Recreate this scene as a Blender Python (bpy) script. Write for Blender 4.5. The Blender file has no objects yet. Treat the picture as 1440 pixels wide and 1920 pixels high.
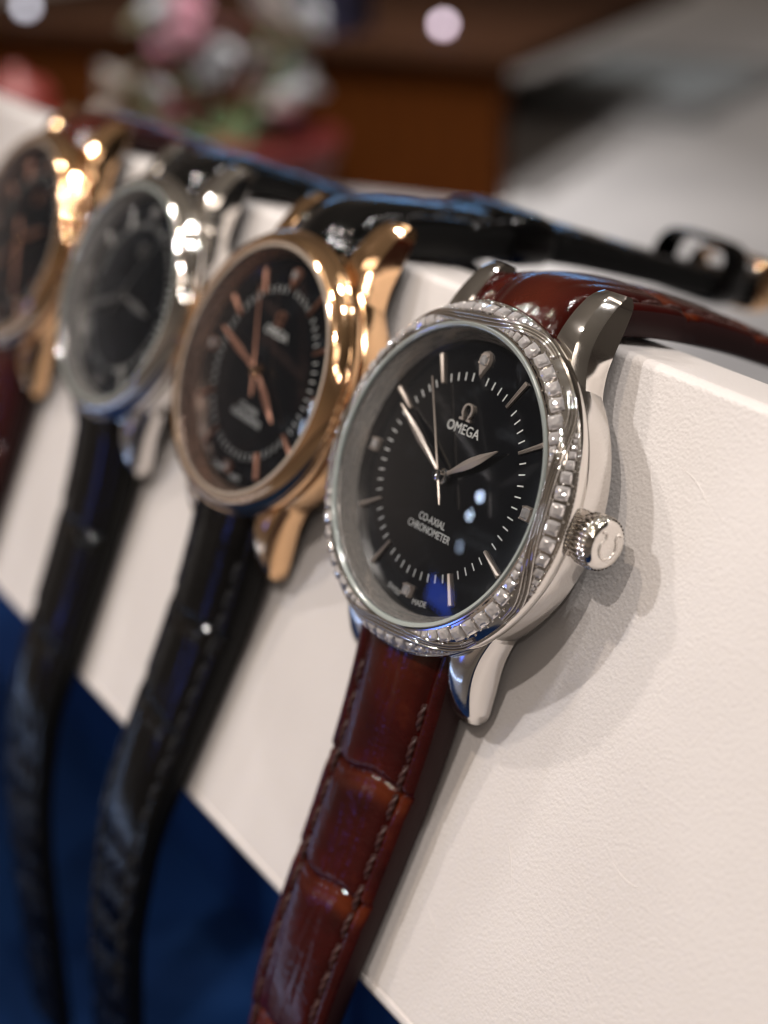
import bpy, math, random
import numpy as np
from mathutils import Matrix, Vector
random.seed(7); rng = np.random.default_rng(7)
S = 0.001                                   # everything below is written in millimetres
sc = bpy.context.scene
COL = sc.collection
PI = math.pi

# ------------------------------------------------------------------ camera
CAM_LOC = np.array([93.096, -80.142, 58.567])
RIGHT = np.array([0.57952, 0.81496, 0.0]); DOWN = np.array([0.36423, -0.25901, -0.89457]); FWD = np.array([-0.72903, 0.51842, -0.44693])
cd = bpy.data.cameras.new('camera'); cam = bpy.data.objects.new('camera', cd); COL.objects.link(cam)
M = Matrix.Identity(4)
for i in range(3):
    M[i][0] = RIGHT[i]; M[i][1] = -DOWN[i]; M[i][2] = -FWD[i]; M[i][3] = CAM_LOC[i]*S
cam.matrix_world = M
cd.sensor_fit = 'VERTICAL'; cd.sensor_height = 36; cd.sensor_width = 27; cd.lens = 48
cd.clip_start = 0.005; cd.clip_end = 20
cd.dof.use_dof = True; cd.dof.focus_distance = 0.1240; cd.dof.aperture_fstop = 12.0
sc.camera = cam

# ------------------------------------------------------------------ world: dim indoor surroundings
w = bpy.data.worlds.new('World'); sc.world = w; w.use_nodes = True
nt = w.node_tree; nt.nodes.clear()
tc = nt.nodes.new('ShaderNodeTexCoord'); sp = nt.nodes.new('ShaderNodeSeparateXYZ')
mr = nt.nodes.new('ShaderNodeMapRange'); mr.inputs['From Min'].default_value = -1; mr.inputs['From Max'].default_value = 1
rp = nt.nodes.new('ShaderNodeValToRGB'); bg = nt.nodes.new('ShaderNodeBackground'); wo = nt.nodes.new('ShaderNodeOutputWorld')
nt.links.new(tc.outputs['Generated'], sp.inputs[0]); nt.links.new(sp.outputs['Z'], mr.inputs['Value'])
nt.links.new(mr.outputs[0], rp.inputs[0]); nt.links.new(rp.outputs[0], bg.inputs[0]); nt.links.new(bg.outputs[0], wo.inputs[0])
els = rp.color_ramp.elements
els[0].position = 0.0; els[0].color = (0.02, 0.022, 0.035, 1)
els[1].position = 1.0; els[1].color = (0.20, 0.17, 0.14, 1)
for p_, c_ in ((0.43, (0.030, 0.028, 0.032, 1)), (0.51, (0.17, 0.132, 0.107, 1)), (0.63, (0.13, 0.105, 0.085, 1)), (0.76, (0.07, 0.058, 0.048, 1))):
    e_ = els.new(p_); e_.color = c_
# the shop floor lies to the left of the watches, so that side is brighter than the right
vd = nt.nodes.new('ShaderNodeVectorMath'); vd.operation = 'DOT_PRODUCT'; vd.inputs[1].default_value = (-.75, -.66, 0)
az = nt.nodes.new('ShaderNodeMapRange'); az.inputs['From Min'].default_value = -1; az.inputs['From Max'].default_value = 1
az.inputs['To Min'].default_value = .25; az.inputs['To Max'].default_value = 1.45
nt.links.new(tc.outputs['Generated'], vd.inputs[0]); nt.links.new(vd.outputs['Value'], az.inputs['Value']); nt.links.new(az.outputs[0], bg.inputs[1])

# ------------------------------------------------------------------ lamps
def look(o, loc, target):
    o.location = Vector(loc)*S
    d = Vector(target) - Vector(loc)
    o.rotation_euler = d.to_track_quat('-Z', 'Y').to_euler()
def spot(loc, target, power, radius, cone, color):
    l = bpy.data.lights.new('ceiling_spot', 'SPOT'); l.energy = power; l.shadow_soft_size = radius*S
    l.spot_size = math.radians(cone); l.spot_blend = 0.9; l.color = color
    o = bpy.data.objects.new('ceiling_spot', l); COL.objects.link(o); look(o, loc, target); return o
def area(name, loc, target, power, sx, sy, color):
    l = bpy.data.lights.new(name, 'AREA'); l.shape = 'RECTANGLE'; l.size = sx*S; l.size_y = sy*S; l.energy = power; l.color = color
    o = bpy.data.objects.new(name, l); COL.objects.link(o); look(o, loc, target); return o
WARM = (1.0, 0.91, 0.84); WARM2 = (1.0, 0.83, 0.66); NEUT = (1.0, 0.96, 0.94)
T0 = (-20, 0, 0)
def at_dir(d, dist, t=T0):
    v = Vector(d).normalized()*dist; return (t[0]+v.x, t[1]+v.y, t[2]+v.z)
spot(at_dir((-.35, -.61, .71), 900), T0, 9.5, 12, 19, NEUT)
spot(at_dir((.18, -.56, .81), 950), T0, 9.0, 12, 18, WARM)
spot(at_dir((-.57, -.36, .74), 1000), T0, 8.0, 12, 18, WARM)
spot(at_dir((.31, .11, .95), 900), T0, 6.0, 12, 24, NEUT)
spot(at_dir((-.15, -.35, .92), 900), T0, 6.0, 12, 24, WARM2)
# weaker lamps added further off for extra highlights on the metal
for d_, p_ in (((.60, -.52, .61), 3.5), ((.82, -.30, .48), 2.5), ((-.05, .60, .80), 2.5)):
    spot(at_dir(d_, 1400), T0, p_, 16, 50, WARM)
for d_, p_ in (((-.562, -.798, .22), .45), ((-.571, -.805, .164), .35), ((-.563, -.822, .081), .10)):
    spot(at_dir(d_, 1200, (8, 0, 10)), (8, 0, 10), p_, 13, 40, (.80, .88, 1.0))
# large soft panels added overhead for broad reflections in the metal
area('reflection_panel', (520, -620, 900), T0, .6, 420, 160, (1.0, .86, .74))
area('reflection_panel', (-500, -500, 1100), T0, 0.3, 420, 160, (1.0, .90, .80))
area('reflection_panel', (60, 500, 1100), T0, 0.5, 500, 140, (1.0, .88, .76))
# low cool light at the left (its glow shows in the glossy straps) and a blue strip further round behind
area('counter_light_strip', (-150, -150, -112), (-40, -20, -50), .020, 260, 3.2, (0.42, 0.60, 1.0))
area('blue_glow_light', (-232, -350, -26), (8, 0, 5), .016, 44, 30, (0.06, 0.16, 1.0))  # small blue light added for the glow low on the near dial
area('blue_light_strip', (-300, 222, 46), T0, .04, 200, 9, (0.14, 0.48, 1.0))
# lamp over the counter behind, then one added to brighten the flowers
spot((40, 250, 1000), (-420, 420, -95), 30.0, 30, 80, NEUT)
spot((-250, 20, 620), (-430, 210, -40), 42.0, 25, 40, NEUT)

sc.view_settings.view_transform = 'Standard'; sc.view_settings.look = 'None'
sc.view_settings.exposure = 0.05; sc.view_settings.gamma = 1.0
sc.cycles.max_bounces = 10; sc.cycles.transmission_bounces = 8; sc.cycles.glossy_bounces = 6; sc.cycles.transparent_max_bounces = 12
sc.cycles.sample_clamp_indirect = 4.0; sc.cycles.caustics_refractive = False; sc.cycles.caustics_reflective = False
sc.cycles.use_denoising = True; sc.cycles.filter_width = 1.1

# ------------------------------------------------------------------ materials
def mat(name):
    m = bpy.data.materials.new(name); m.use_nodes = True
    n = m.node_tree.nodes; b = n['Principled BSDF']; return m, m.node_tree, b
def node(t, kind, **kw):
    n = t.nodes.new(kind)
    for k, v in kw.items():
        if k in n.inputs: n.inputs[k].default_value = v
        else: setattr(n, k, v)
    return n
def objco(t): return t.nodes.new('ShaderNodeTexCoord').outputs['Object']
def bump(t, b, height, strength, dist):
    bn = node(t, 'ShaderNodeBump'); bn.inputs['Strength'].default_value = strength; bn.inputs['Distance'].default_value = dist*S
    t.links.new(height, bn.inputs['Height']); t.links.new(bn.outputs[0], b.inputs['Normal']); return bn
def ramp(t, fac, stops):
    r = t.nodes.new('ShaderNodeValToRGB'); e = r.color_ramp.elements
    e[0].position, e[0].color = stops[0]; e[1].position, e[1].color = stops[-1]
    for p, c in stops[1:-1]:
        x = e.new(p); x.color = c
    t.links.new(fac, r.inputs[0]); return r.outputs[0]
def metal(name, col, rough, brush=0.0, scale=700.0, stretch=(1, 1, 1), metallic=1.0):
    m, t, b = mat(name); b.inputs['Metallic'].default_value = metallic; b.inputs['Base Color'].default_value = (*col, 1)
    mp = node(t, 'ShaderNodeMapping'); mp.inputs['Scale'].default_value = stretch; t.links.new(objco(t), mp.inputs[0])
    n = node(t, 'ShaderNodeTexNoise', Scale=scale, Detail=4.0); t.links.new(mp.outputs[0], n.inputs['Vector'])
    r = node(t, 'ShaderNodeMapRange'); r.inputs['From Min'].default_value = .3; r.inputs['From Max'].default_value = .7
    r.inputs['To Min'].default_value = rough*.7; r.inputs['To Max'].default_value = rough*1.5
    t.links.new(n.outputs['Fac'], r.inputs['Value']); t.links.new(r.outputs[0], b.inputs['Roughness'])
    if brush: bump(t, b, n.outputs['Fac'], brush, .02)
    return m
def flat(name, col, rough=.5, spec=.5, metallic=0.0, coat=0.0):
    m, t, b = mat(name); b.inputs['Base Color'].default_value = (*col, 1); b.inputs['Roughness'].default_value = rough
    b.inputs['Specular IOR Level'].default_value = spec; b.inputs['Metallic'].default_value = metallic; b.inputs['Coat Weight'].default_value = coat
    return m
def satin(name, col):
    m = flat(name, col, .38, .5, .65); return m
STEEL = metal('steel_polished', (.80, .765, .725), .07, .05)
STEEL_B = metal('steel_brushed', (.78, .75, .72), .13, .22, 900, (.12, .12, 4))
STEEL_R = metal('steel_rehaut', (.84, .78, .72), .26, .3, 500, (1, 1, 6), .5)
GOLD = metal('rose_gold_polished', (.91, .58, .33), .08, .05)
GOLD_B = metal('rose_gold_brushed', (.86, .55, .31), .14, .22, 900, (.12, .12, 4))
GOLD_R = metal('rose_gold_rehaut', (.58, .40, .31), .26, .3, 500, (1, 1, 6), .72)
HAND_S = satin('hand_steel', (.58, .495, .435))
HAND_D = satin('hand_dark_steel', (.26, .25, .24))
HAND_G = satin('hand_rose_gold', (.40, .19, .125))
PRINT = flat('white_print', (.72, .72, .70), .6)
def dialmat():
    m, t, b = mat('black_lacquer'); b.inputs['Base Color'].default_value = (.0045, .0048, .006, 1)
    b.inputs['Roughness'].default_value = .16; b.inputs['Coat Weight'].default_value = .5; b.inputs['Coat Roughness'].default_value = .04
    return m
DIAL = dialmat()
def crystalmat():
    m = bpy.data.materials.new('sapphire_crystal'); m.use_nodes = True; t = m.node_tree; t.nodes.clear()
    o = t.nodes.new('ShaderNodeOutputMaterial'); mx = t.nodes.new('ShaderNodeMixShader')
    tr = t.nodes.new('ShaderNodeBsdfTransparent'); tr.inputs[0].default_value = (.97, .98, .985, 1)
    gl = t.nodes.new('ShaderNodeBsdfGlossy'); gl.inputs['Roughness'].default_value = .015; gl.inputs[0].default_value = (.75, .85, 1, 1)
    fr = t.nodes.new('ShaderNodeFresnel'); fr.inputs[0].default_value = 1.42
    t.links.new(fr.outputs[0], mx.inputs[0]); t.links.new(tr.outputs[0], mx.inputs[1]); t.links.new(gl.outputs[0], mx.inputs[2]); t.links.new(mx.outputs[0], o.inputs[0])
    return m
CRYSTAL = crystalmat()
def edgeglass():
    m, t, b = mat('crystal_edge'); b.inputs['Base Color'].default_value = (.42, .47, .45, 1); b.inputs['Roughness'].default_value = .12
    b.inputs['Specular IOR Level'].default_value = .8; b.inputs['Transmission Weight'].default_value = .35; b.inputs['IOR'].default_value = 1.6
    return m
EDGE = edgeglass()
EDGE_G = flat('crystal_edge_warm', (.40, .33, .27), .15, .7)
def gemmat():
    m = bpy.data.materials.new('diamond'); m.use_nodes = True; t = m.node_tree; t.nodes.clear()
    o = t.nodes.new('ShaderNodeOutputMaterial'); mx = t.nodes.new('ShaderNodeMixShader'); mx.inputs[0].default_value = .7
    g = t.nodes.new('ShaderNodeBsdfDiffuse'); g.inputs[0].default_value = (.93, .90, .90, 1); mx.inputs[0].default_value = .72
    s = t.nodes.new('ShaderNodeBsdfGlossy'); s.inputs['Roughness'].default_value = .03; s.inputs[0].default_value = (.98, .94, .93, 1)
    t.links.new(g.outputs[0], mx.inputs[1]); t.links.new(s.outputs[0], mx.inputs[2]); t.links.new(mx.outputs[0], o.inputs[0]); return m
GEM = gemmat()
def leather(name, dark, mid, burn, rough, spec=.40):
    m, t, b = mat(name); co = objco(t)
    n1 = node(t, 'ShaderNodeTexNoise', Scale=160.0, Detail=5.0, Roughness=.6); t.links.new(co, n1.inputs['Vector'])
    base = ramp(t, n1.outputs['Fac'], [(.30, (*dark, 1)), (.60, (*mid, 1)), (1.0, (*burn, 1))])
    at = t.nodes.new('ShaderNodeAttribute'); at.attribute_name = 'burnish'
    mx = node(t, 'ShaderNodeMix', data_type='RGBA'); t.links.new(at.outputs['Fac'], mx.inputs['Factor'])
    t.links.new(base, mx.inputs['A']); mx.inputs['B'].default_value = (*burn, 1)
    t.links.new(mx.outputs['Result'], b.inputs['Base Color'])
    n2 = node(t, 'ShaderNodeTexNoise', Scale=900.0, Detail=6.0); t.links.new(co, n2.inputs['Vector'])
    n3 = node(t, 'ShaderNodeTexNoise', Scale=5200.0, Detail=2.0); t.links.new(co, n3.inputs['Vector'])
    ad = node(t, 'ShaderNodeMath', operation='MULTIPLY_ADD'); t.links.new(n3.outputs['Fac'], ad.inputs[0]); ad.inputs[1].default_value = .15; t.links.new(n2.outputs['Fac'], ad.inputs[2])
    n4 = node(t, 'ShaderNodeTexNoise', Scale=2300.0, Detail=3.0); t.links.new(co, n4.inputs['Vector'])
    ad2 = node(t, 'ShaderNodeMath', operation='MULTIPLY_ADD'); t.links.new(n4.outputs['Fac'], ad2.inputs[0]); ad2.inputs[1].default_value = .35; t.links.new(ad.outputs[0], ad2.inputs[2])
    bump(t, b, ad2.outputs[0], .5, .13)
    r = node(t, 'ShaderNodeMapRange'); r.inputs['To Min'].default_value = rough*.6; r.inputs['To Max'].default_value = rough*1.5; t.links.new(n1.outputs['Fac'], r.inputs['Value'])
    t.links.new(r.outputs[0], b.inputs['Roughness']); b.inputs['Specular IOR Level'].default_value = spec
    b.inputs['Coat Weight'].default_value = .12; b.inputs['Coat Roughness'].default_value = .05
    return m
BROWN = leather('brown_leather', (.018, .0013, .0011), (.036, .0022, .0017), (.115, .020, .004), .09, .38)
BLACK = leather('black_leather', (.0015, .0015, .0017), (.0026, .0026, .0028), (.004, .0035, .003), .06, .26)
THREAD_B = flat('brown_thread', (.045, .014, .011), .5)
EDGE_B = flat('brown_edge_paint', (.022, .007, .007), .6, .2)
EDGE_K = flat('black_edge_paint', (.004, .004, .004), .6, .2)
THREAD_K = flat('black_thread', (.012, .012, .014), .7)
def padmat():
    m, t, b = mat('white_leatherette'); co = objco(t)
    n = node(t, 'ShaderNodeTexNoise', Scale=60.0, Detail=4.0); t.links.new(co, n.inputs['Vector'])
    c = ramp(t, n.outputs['Fac'], [(.3, (.745, .70, .675, 1)), (.7, (.79, .745, .72, 1))]); t.links.new(c, b.inputs['Base Color'])
    v = node(t, 'ShaderNodeTexVoronoi', Scale=3000.0, feature='SMOOTH_F1'); v.inputs['Smoothness'].default_value = .6; t.links.new(co, v.inputs['Vector'])
    n2 = node(t, 'ShaderNodeTexNoise', Scale=2600.0, Detail=3.0); t.links.new(co, n2.inputs['Vector'])
    ma = node(t, 'ShaderNodeMath', operation='MULTIPLY_ADD'); t.links.new(n2.outputs['Fac'], ma.inputs[0]); ma.inputs[1].default_value = 1.2; t.links.new(v.outputs['Distance'], ma.inputs[2])
    bump(t, b, ma.outputs[0], .6, .05)
    b.inputs['Roughness'].default_value = .38; b.inputs['Specular IOR Level'].default_value = .45
    return m
PAD = padmat()
def velvet():
    m, t, b = mat('navy_velvet'); co = objco(t)
    n = node(t, 'ShaderNodeTexNoise', Scale=25.0, Detail=3.0); t.links.new(co, n.inputs['Vector'])
    c = ramp(t, n.outputs['Fac'], [(.3, (.0025, .016, .070, 1)), (.7, (.006, .034, .13, 1))]); t.links.new(c, b.inputs['Base Color'])
    b.inputs['Roughness'].default_value = .7; b.inputs['Specular IOR Level'].default_value = .12
    return m
NAVY = velvet()
def woodmat(name, a, c_):
    m, t, b = mat(name); co = objco(t)
    wv = node(t, 'ShaderNodeTexWave', Scale=30.0, Distortion=6.0, Detail=3.0); t.links.new(co, wv.inputs['Vector'])
    c = ramp(t, wv.outputs['Fac'], [(0, (*a, 1)), (1, (*c_, 1))]); t.links.new(c, b.inputs['Base Color']); b.inputs['Roughness'].default_value = .8; b.inputs['Specular IOR Level'].default_value = .05
    return m
WOOD = woodmat('brown_wood', (.034, .0085, .0006), (.044, .011, .0008))
WOOD_D = woodmat('dark_wood', (.020, .0085, .004), (.028, .011, .005))
def countermat():
    m, t, b = mat('pale_counter'); co = objco(t)
    n = node(t, 'ShaderNodeTexNoise', Scale=5.0, Detail=4.0); t.links.new(co, n.inputs['Vector'])
    c = ramp(t, n.outputs['Fac'], [(.35, (.34, .33, .33, 1)), (.65, (.52, .50, .49, 1))]); t.links.new(c, b.inputs['Base Color']); b.inputs['Roughness'].default_value = .3
    return m
COUNTER = countermat()

# ------------------------------------------------------------------ mesh helpers (millimetres in, metres out)
def mesh(name, verts, faces, m, smooth=35.0):
    me = bpy.data.meshes.new(name)
    me.from_pydata([tuple(float(c)*S for c in v) for v in verts], [], [tuple(int(i) for i in f) for f in faces])
    me.validate(); me.update()
    if smooth:
        me.polygons.foreach_set('use_smooth', [True]*len(me.polygons))
        me.set_sharp_from_angle(angle=math.radians(smooth))
    me.materials.append(m); return me
def obj(name, me, parent=None, loc=(0, 0, 0), rot=None, scale=None):
    o = bpy.data.objects.new(name, me); COL.objects.link(o)
    if parent is not None: o.parent = parent
    o.location = Vector(loc)*S
    if rot is not None: o.rotation_euler = rot
    if scale is not None: o.scale = scale if hasattr(scale, '__len__') else (scale,)*3
    return o
def tag(o, label, cat, group=None):
    o['label'] = label; o['category'] = cat
    if group: o['group'] = group
    return o
def joinv(parts):
    V = []; F = []; k = 0
    for v, f in parts:
        V += [tuple(x) for x in v]; F += [tuple(i+k for i in q) for q in f]; k += len(v)
    return V, F
def lathe(profile, n=128, closed=False, axis='z'):
    V = []; F = []
    for r, z in profile:
        for i in range(n):
            a = 2*PI*i/n; V.append((r*math.cos(a), r*math.sin(a), z))
    m = len(profile)
    for j in range(m if closed else m-1):
        j2 = (j+1) % m
        for i in range(n):
            i2 = (i+1) % n; F.append((j*n+i, j*n+i2, j2*n+i2, j2*n+i))
    if axis == 'x': V = [(z, x, y) for x, y, z in V]
    return V, F
def disc_cap(profile, n=128):
    V, F = lathe(profile, n); V.append((0, 0, profile[-1][1])); c = len(V)-1; b = (len(profile)-1)*n
    F += [(b+i, b+(i+1) % n, c) for i in range(n)]
    return V, F
def prism(poly, z0, z1, inset=0.0):
    n = len(poly); c = np.mean(np.array(poly), 0)
    top = [(p[0]+(c[0]-p[0])*inset, p[1]+(c[1]-p[1])*inset, z1) for p in poly]
    V = [(p[0], p[1], z0) for p in poly] + top
    F = [tuple(range(n-1, -1, -1)), tuple(range(n, 2*n))] + [(i, (i+1) % n, n+(i+1) % n, n+i) for i in range(n)]
    return V, F
def box(x0, x1, y0, y1, z0, z1): return prism([(x0, y0), (x1, y0), (x1, y1), (x0, y1)], z0, z1)
def tube(path, rad, n=8, up=(0, 0, 1)):
    P = np.array(path, float); V = []; F = []
    for i, p in enumerate(P):
        t = P[min(i+1, len(P)-1)] - P[max(i-1, 0)]; t /= np.linalg.norm(t)+1e-12
        a = np.cross(np.array(up, float), t); a /= np.linalg.norm(a)+1e-12; b = np.cross(t, a)
        r = rad[i] if hasattr(rad, '__len__') else rad
        for k in range(n):
            q = 2*PI*k/n; V.append(tuple(p + r*(math.cos(q)*a + math.sin(q)*b)))
    for i in range(len(P)-1):
        for k in range(n):
            F.append((i*n+k, i*n+(k+1) % n, (i+1)*n+(k+1) % n, (i+1)*n+k))
    F.append(tuple(range(n-1, -1, -1))); F.append(tuple((len(P)-1)*n+k for k in range(n)))
    return V, F
def text_geo(s, x0, x1, ymid, h, extrude=.02, space=1.0, z=.03):
    c = bpy.data.curves.new('lettering', 'FONT'); c.body = s; c.size = 1.0; c.extrude = .01; c.space_character = space; c.resolution_u = 3
    o = bpy.data.objects.new('lettering', c); COL.objects.link(o); bpy.context.view_layer.update()
    me = o.to_mesh(); V = np.array([v.co[:] for v in me.vertices]); F = [tuple(p.vertices) for p in me.polygons]
    o.to_mesh_clear(); bpy.data.objects.remove(o); bpy.data.curves.remove(c)
    mn = V.min(0); mx = V.max(0)
    V[:, 0] = (V[:, 0]-mn[0])/(mx[0]-mn[0])*(x1-x0)+x0; V[:, 1] = (V[:, 1]-(mn[1]+mx[1])/2)/(mx[1]-mn[1])*h+ymid
    V[:, 2] = np.where(V[:, 2] > 0, z+extrude, z-extrude)
    return V, F
def omega_geo(w, h, th0=.10, z0=0, z1=.2):
    # horseshoe letter: an open ring, thicker at the crown, with two feet
    n = 26; out = []; inn = []
    a0 = math.radians(-62); a1 = math.radians(242)
    for i in range(n+1):
        a = a0+(a1-a0)*i/n; tk = .26+.10*max(0, math.sin(a))*0 + .10*abs(math.cos(a))
        out.append((math.cos(a), math.sin(a)*1.0)); inn.append((math.cos(a)*(1-tk), math.sin(a)*(1-.24)))
    pts_o = [(1.02, -1.22), (1.02, -.98)] ; 
    poly_o = [(.30, -1.22), (1.08, -1.22), (1.08, -.92), (.62, -.92)] + out[1:-1] + [(-.62, -.92), (-1.08, -.92), (-1.08, -1.22), (-.30, -1.22)]
    poly_i = [(.30, -1.05), (.36, -1.0), (.38, -.95), (.40, -.86)] + inn[1:-1] + [(-.40, -.86), (-.38, -.95), (-.36, -1.0), (-.30, -1.05)]
    m = len(poly_o); sx = w/2.16; sy = h/2.22
    V = [(x*sx, (y+.11)*sy, z1) for x, y in poly_o] + [(x*sx, (y+.11)*sy, z1) for x, y in poly_i]
    V += [(x, y, z0) for x, y, _ in V]
    F = []
    for i in range(m-1):
        F.append((i, i+1, m+i+1, m+i)); F.append((2*m+i, 2*m+i+1, i+1, i)); F.append((m+i, m+i+1, 3*m+i+1, 3*m+i))
    F.append((0, m, 3*m, 2*m)); F.append((m-1, 3*m-1, 4*m-1, 2*m-1))
    return V, F
def gem_geo(seed=0):
    q = np.random.default_rng(seed); V = []; F = []
    rings = [(.42, .42, 8, .5), (.64, .34, 8, 0), (.84, .18, 16, .5), (.98, .0, 16, 0), (.98, -.3, 16, 0)]
    for r, z, n, off in rings:
        for i in range(n):
            a = 2*PI*(i+off)/n; sq = 1/max(abs(math.cos(a)), abs(math.sin(a)))**.75     # cushion outline
            V.append((r*sq*math.cos(a)*(1+q.uniform(-.05, .05)), r*sq*math.sin(a)*(1+q.uniform(-.05, .05)), z+q.uniform(-.035, .035)*(z > 0)))
    T, K, M_, G, B_ = 0, 8, 16, 32, 48
    V.append((0, 0, .41)); c = len(V)-1
    for i in range(8):
        j = (i+1) % 8
        F += [(T+i, T+j, c), (T+i, K+i, K+j), (T+i, K+j, T+j)]
        a0, a1 = M_+(2*i) % 16, M_+(2*i+1) % 16; a2 = M_+(2*i+15) % 16
        F += [(K+i, a2, a0), (K+i, a0, a1), (K+i, a1, K+j)]
    for i in range(16):
        j = (i+1) % 16; F += [(M_+i, G+i, G+j), (M_+i, G+j, M_+j), (G+i, B_+i, B_+j, G+j)]
    return V, F
GEM_MES = [mesh('gem', *gem_geo(k), GEM, smooth=0) for k in range(4)]     # unit radius in mm; scaled per stone
GEM_ME = GEM_MES[0]

# ------------------------------------------------------------------ the setting
CY, CZ = 0.42839, 0.90359                         # up-slope direction of the display face in world y, z
def P3(x, c, h): return (x, c*CY - h*CZ, c*CZ + h*CY)
def catmull(pts, n=14):
    P = np.array(pts, float); P = np.vstack([2*P[0]-P[1], P, 2*P[-1]-P[-2]]); out = []
    for i in range(1, len(P)-2):
        for k in range(n):
            t = k/n; a, b, c, d = P[i-1], P[i], P[i+1], P[i+2]
            out.append(.5*((2*b)+(-a+c)*t+(2*a-5*b+4*c-d)*t*t+(-a+3*b-3*c+d)*t**3))
    out.append(P[-2]); return np.array(out)
def fillet(poly, radii, n=7):
    out = []; m = len(poly)
    for i in range(m):
        p = np.array(poly[i], float); a = np.array(poly[i-1], float)-p; b = np.array(poly[(i+1) % m], float)-p
        r = radii[i]
        if r <= 0: out.append(tuple(p)); continue
        a /= np.linalg.norm(a); b /= np.linalg.norm(b); half = math.acos(np.clip(a@b, -1, 1))/2
        d = r/math.tan(half); c = p+(a+b)/np.linalg.norm(a+b)*r/math.sin(half)
        s = p+a*d-c; e = p+b*d-c; a0 = math.atan2(s[1], s[0]); da = math.atan2(e[1], e[0])-a0
        da = (da+PI) % (2*PI)-PI
        out += [tuple(c+r*np.array((math.cos(a0+da*k/n), math.sin(a0+da*k/n)))) for k in range(n+1)]
    return out
def extrude_x(poly_yz, x0, x1):
    n = len(poly_yz); V = [(x0, y, z) for y, z in poly_yz]+[(x1, y, z) for y, z in poly_yz]
    F = [(i, (i+1) % n, n+(i+1) % n, n+i) for i in range(n)]+[tuple(range(n-1, -1, -1)), tuple(range(n, 2*n))]
    return V, F
TABLE = -95.0
FLOOR = -128.0
V, F = box(-3000, 1500, 78, 3500, TABLE-120, TABLE-.6)
o = obj('counter', mesh('counter', V, F, COUNTER)); o['kind'] = 'structure'
V, F = box(-900, 900, -900, 77.5, FLOOR-9, FLOOR-1)
o = obj('showcase_floor', mesh('showcase_floor', V, F, COUNTER)); o['kind'] = 'structure'
V, F = box(-330, 260, -135, 77, FLOOR-1, FLOOR)
o = obj('velvet_mat', mesh('velvet_mat', V, F, NAVY)); tag(o, 'dark navy blue mat lying under the watch display', 'mat')

stand = obj('watch_display_stand', None, loc=(0, 40, FLOOR))
tag(stand, 'long white leatherette display block, sloping, carrying the row of wristwatches', 'display stand')
def cf(c, h): return (c*CY-h*CZ, c*CZ+h*CY)
top = cf(17.2, 0); bot = cf(-52, 0)
poly = [bot, cf(-50.9, 0), cf(-50.75, -.22), cf(-50.55, -.22), cf(-50.4, 0), top, (top[0]+11, top[1]-3.1), (26, -30), (24, -50), (bot[0]+5, bot[1]-3.2)]
poly = fillet(poly, [.9, 0, 0, 0, 0, 1.1, 2.5, 2, 2, 1.2])
V, F = extrude_x(poly, -185, 100)
obj('padded_block', mesh('padded_block', V, F, PAD, 40), stand, loc=(0, -40, -FLOOR))
for pts in ([(19.5, 9.5), (21.5, 9.0), (24.5, 7.2)], [(16.4, 8.6), (17.2, 7.0)], [(17.5, -28.5), (19.0, -30.2), (20.3, -32.4)], [(13.6, -28.2), (15.2, -30.6), (15.9, -32.2)], [(29, -24), (31, -24.6), (33, -24.4)], [(12, -40), (14.2, -41.5)]):
    pp_ = catmull([(x_, c_, 0) for x_, c_ in pts], 5)
    vv, ff = tube([P3(q_[0], q_[1], .006) for q_ in pp_], [.012+.028*math.sin(PI*k_/(len(pp_)-1)) for k_ in range(len(pp_))], 5, up=(0, -CZ, CY))
    obj('scuff', mesh('scuff', vv, ff, PAD, 60), stand, loc=(0, -40, -FLOOR))
V, F = box(-170, 90, 14, 60, FLOOR+.05, -49.5)
obj('plinth', mesh('plinth', V, F, NAVY), stand, loc=(0, -40, -FLOOR))

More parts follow.
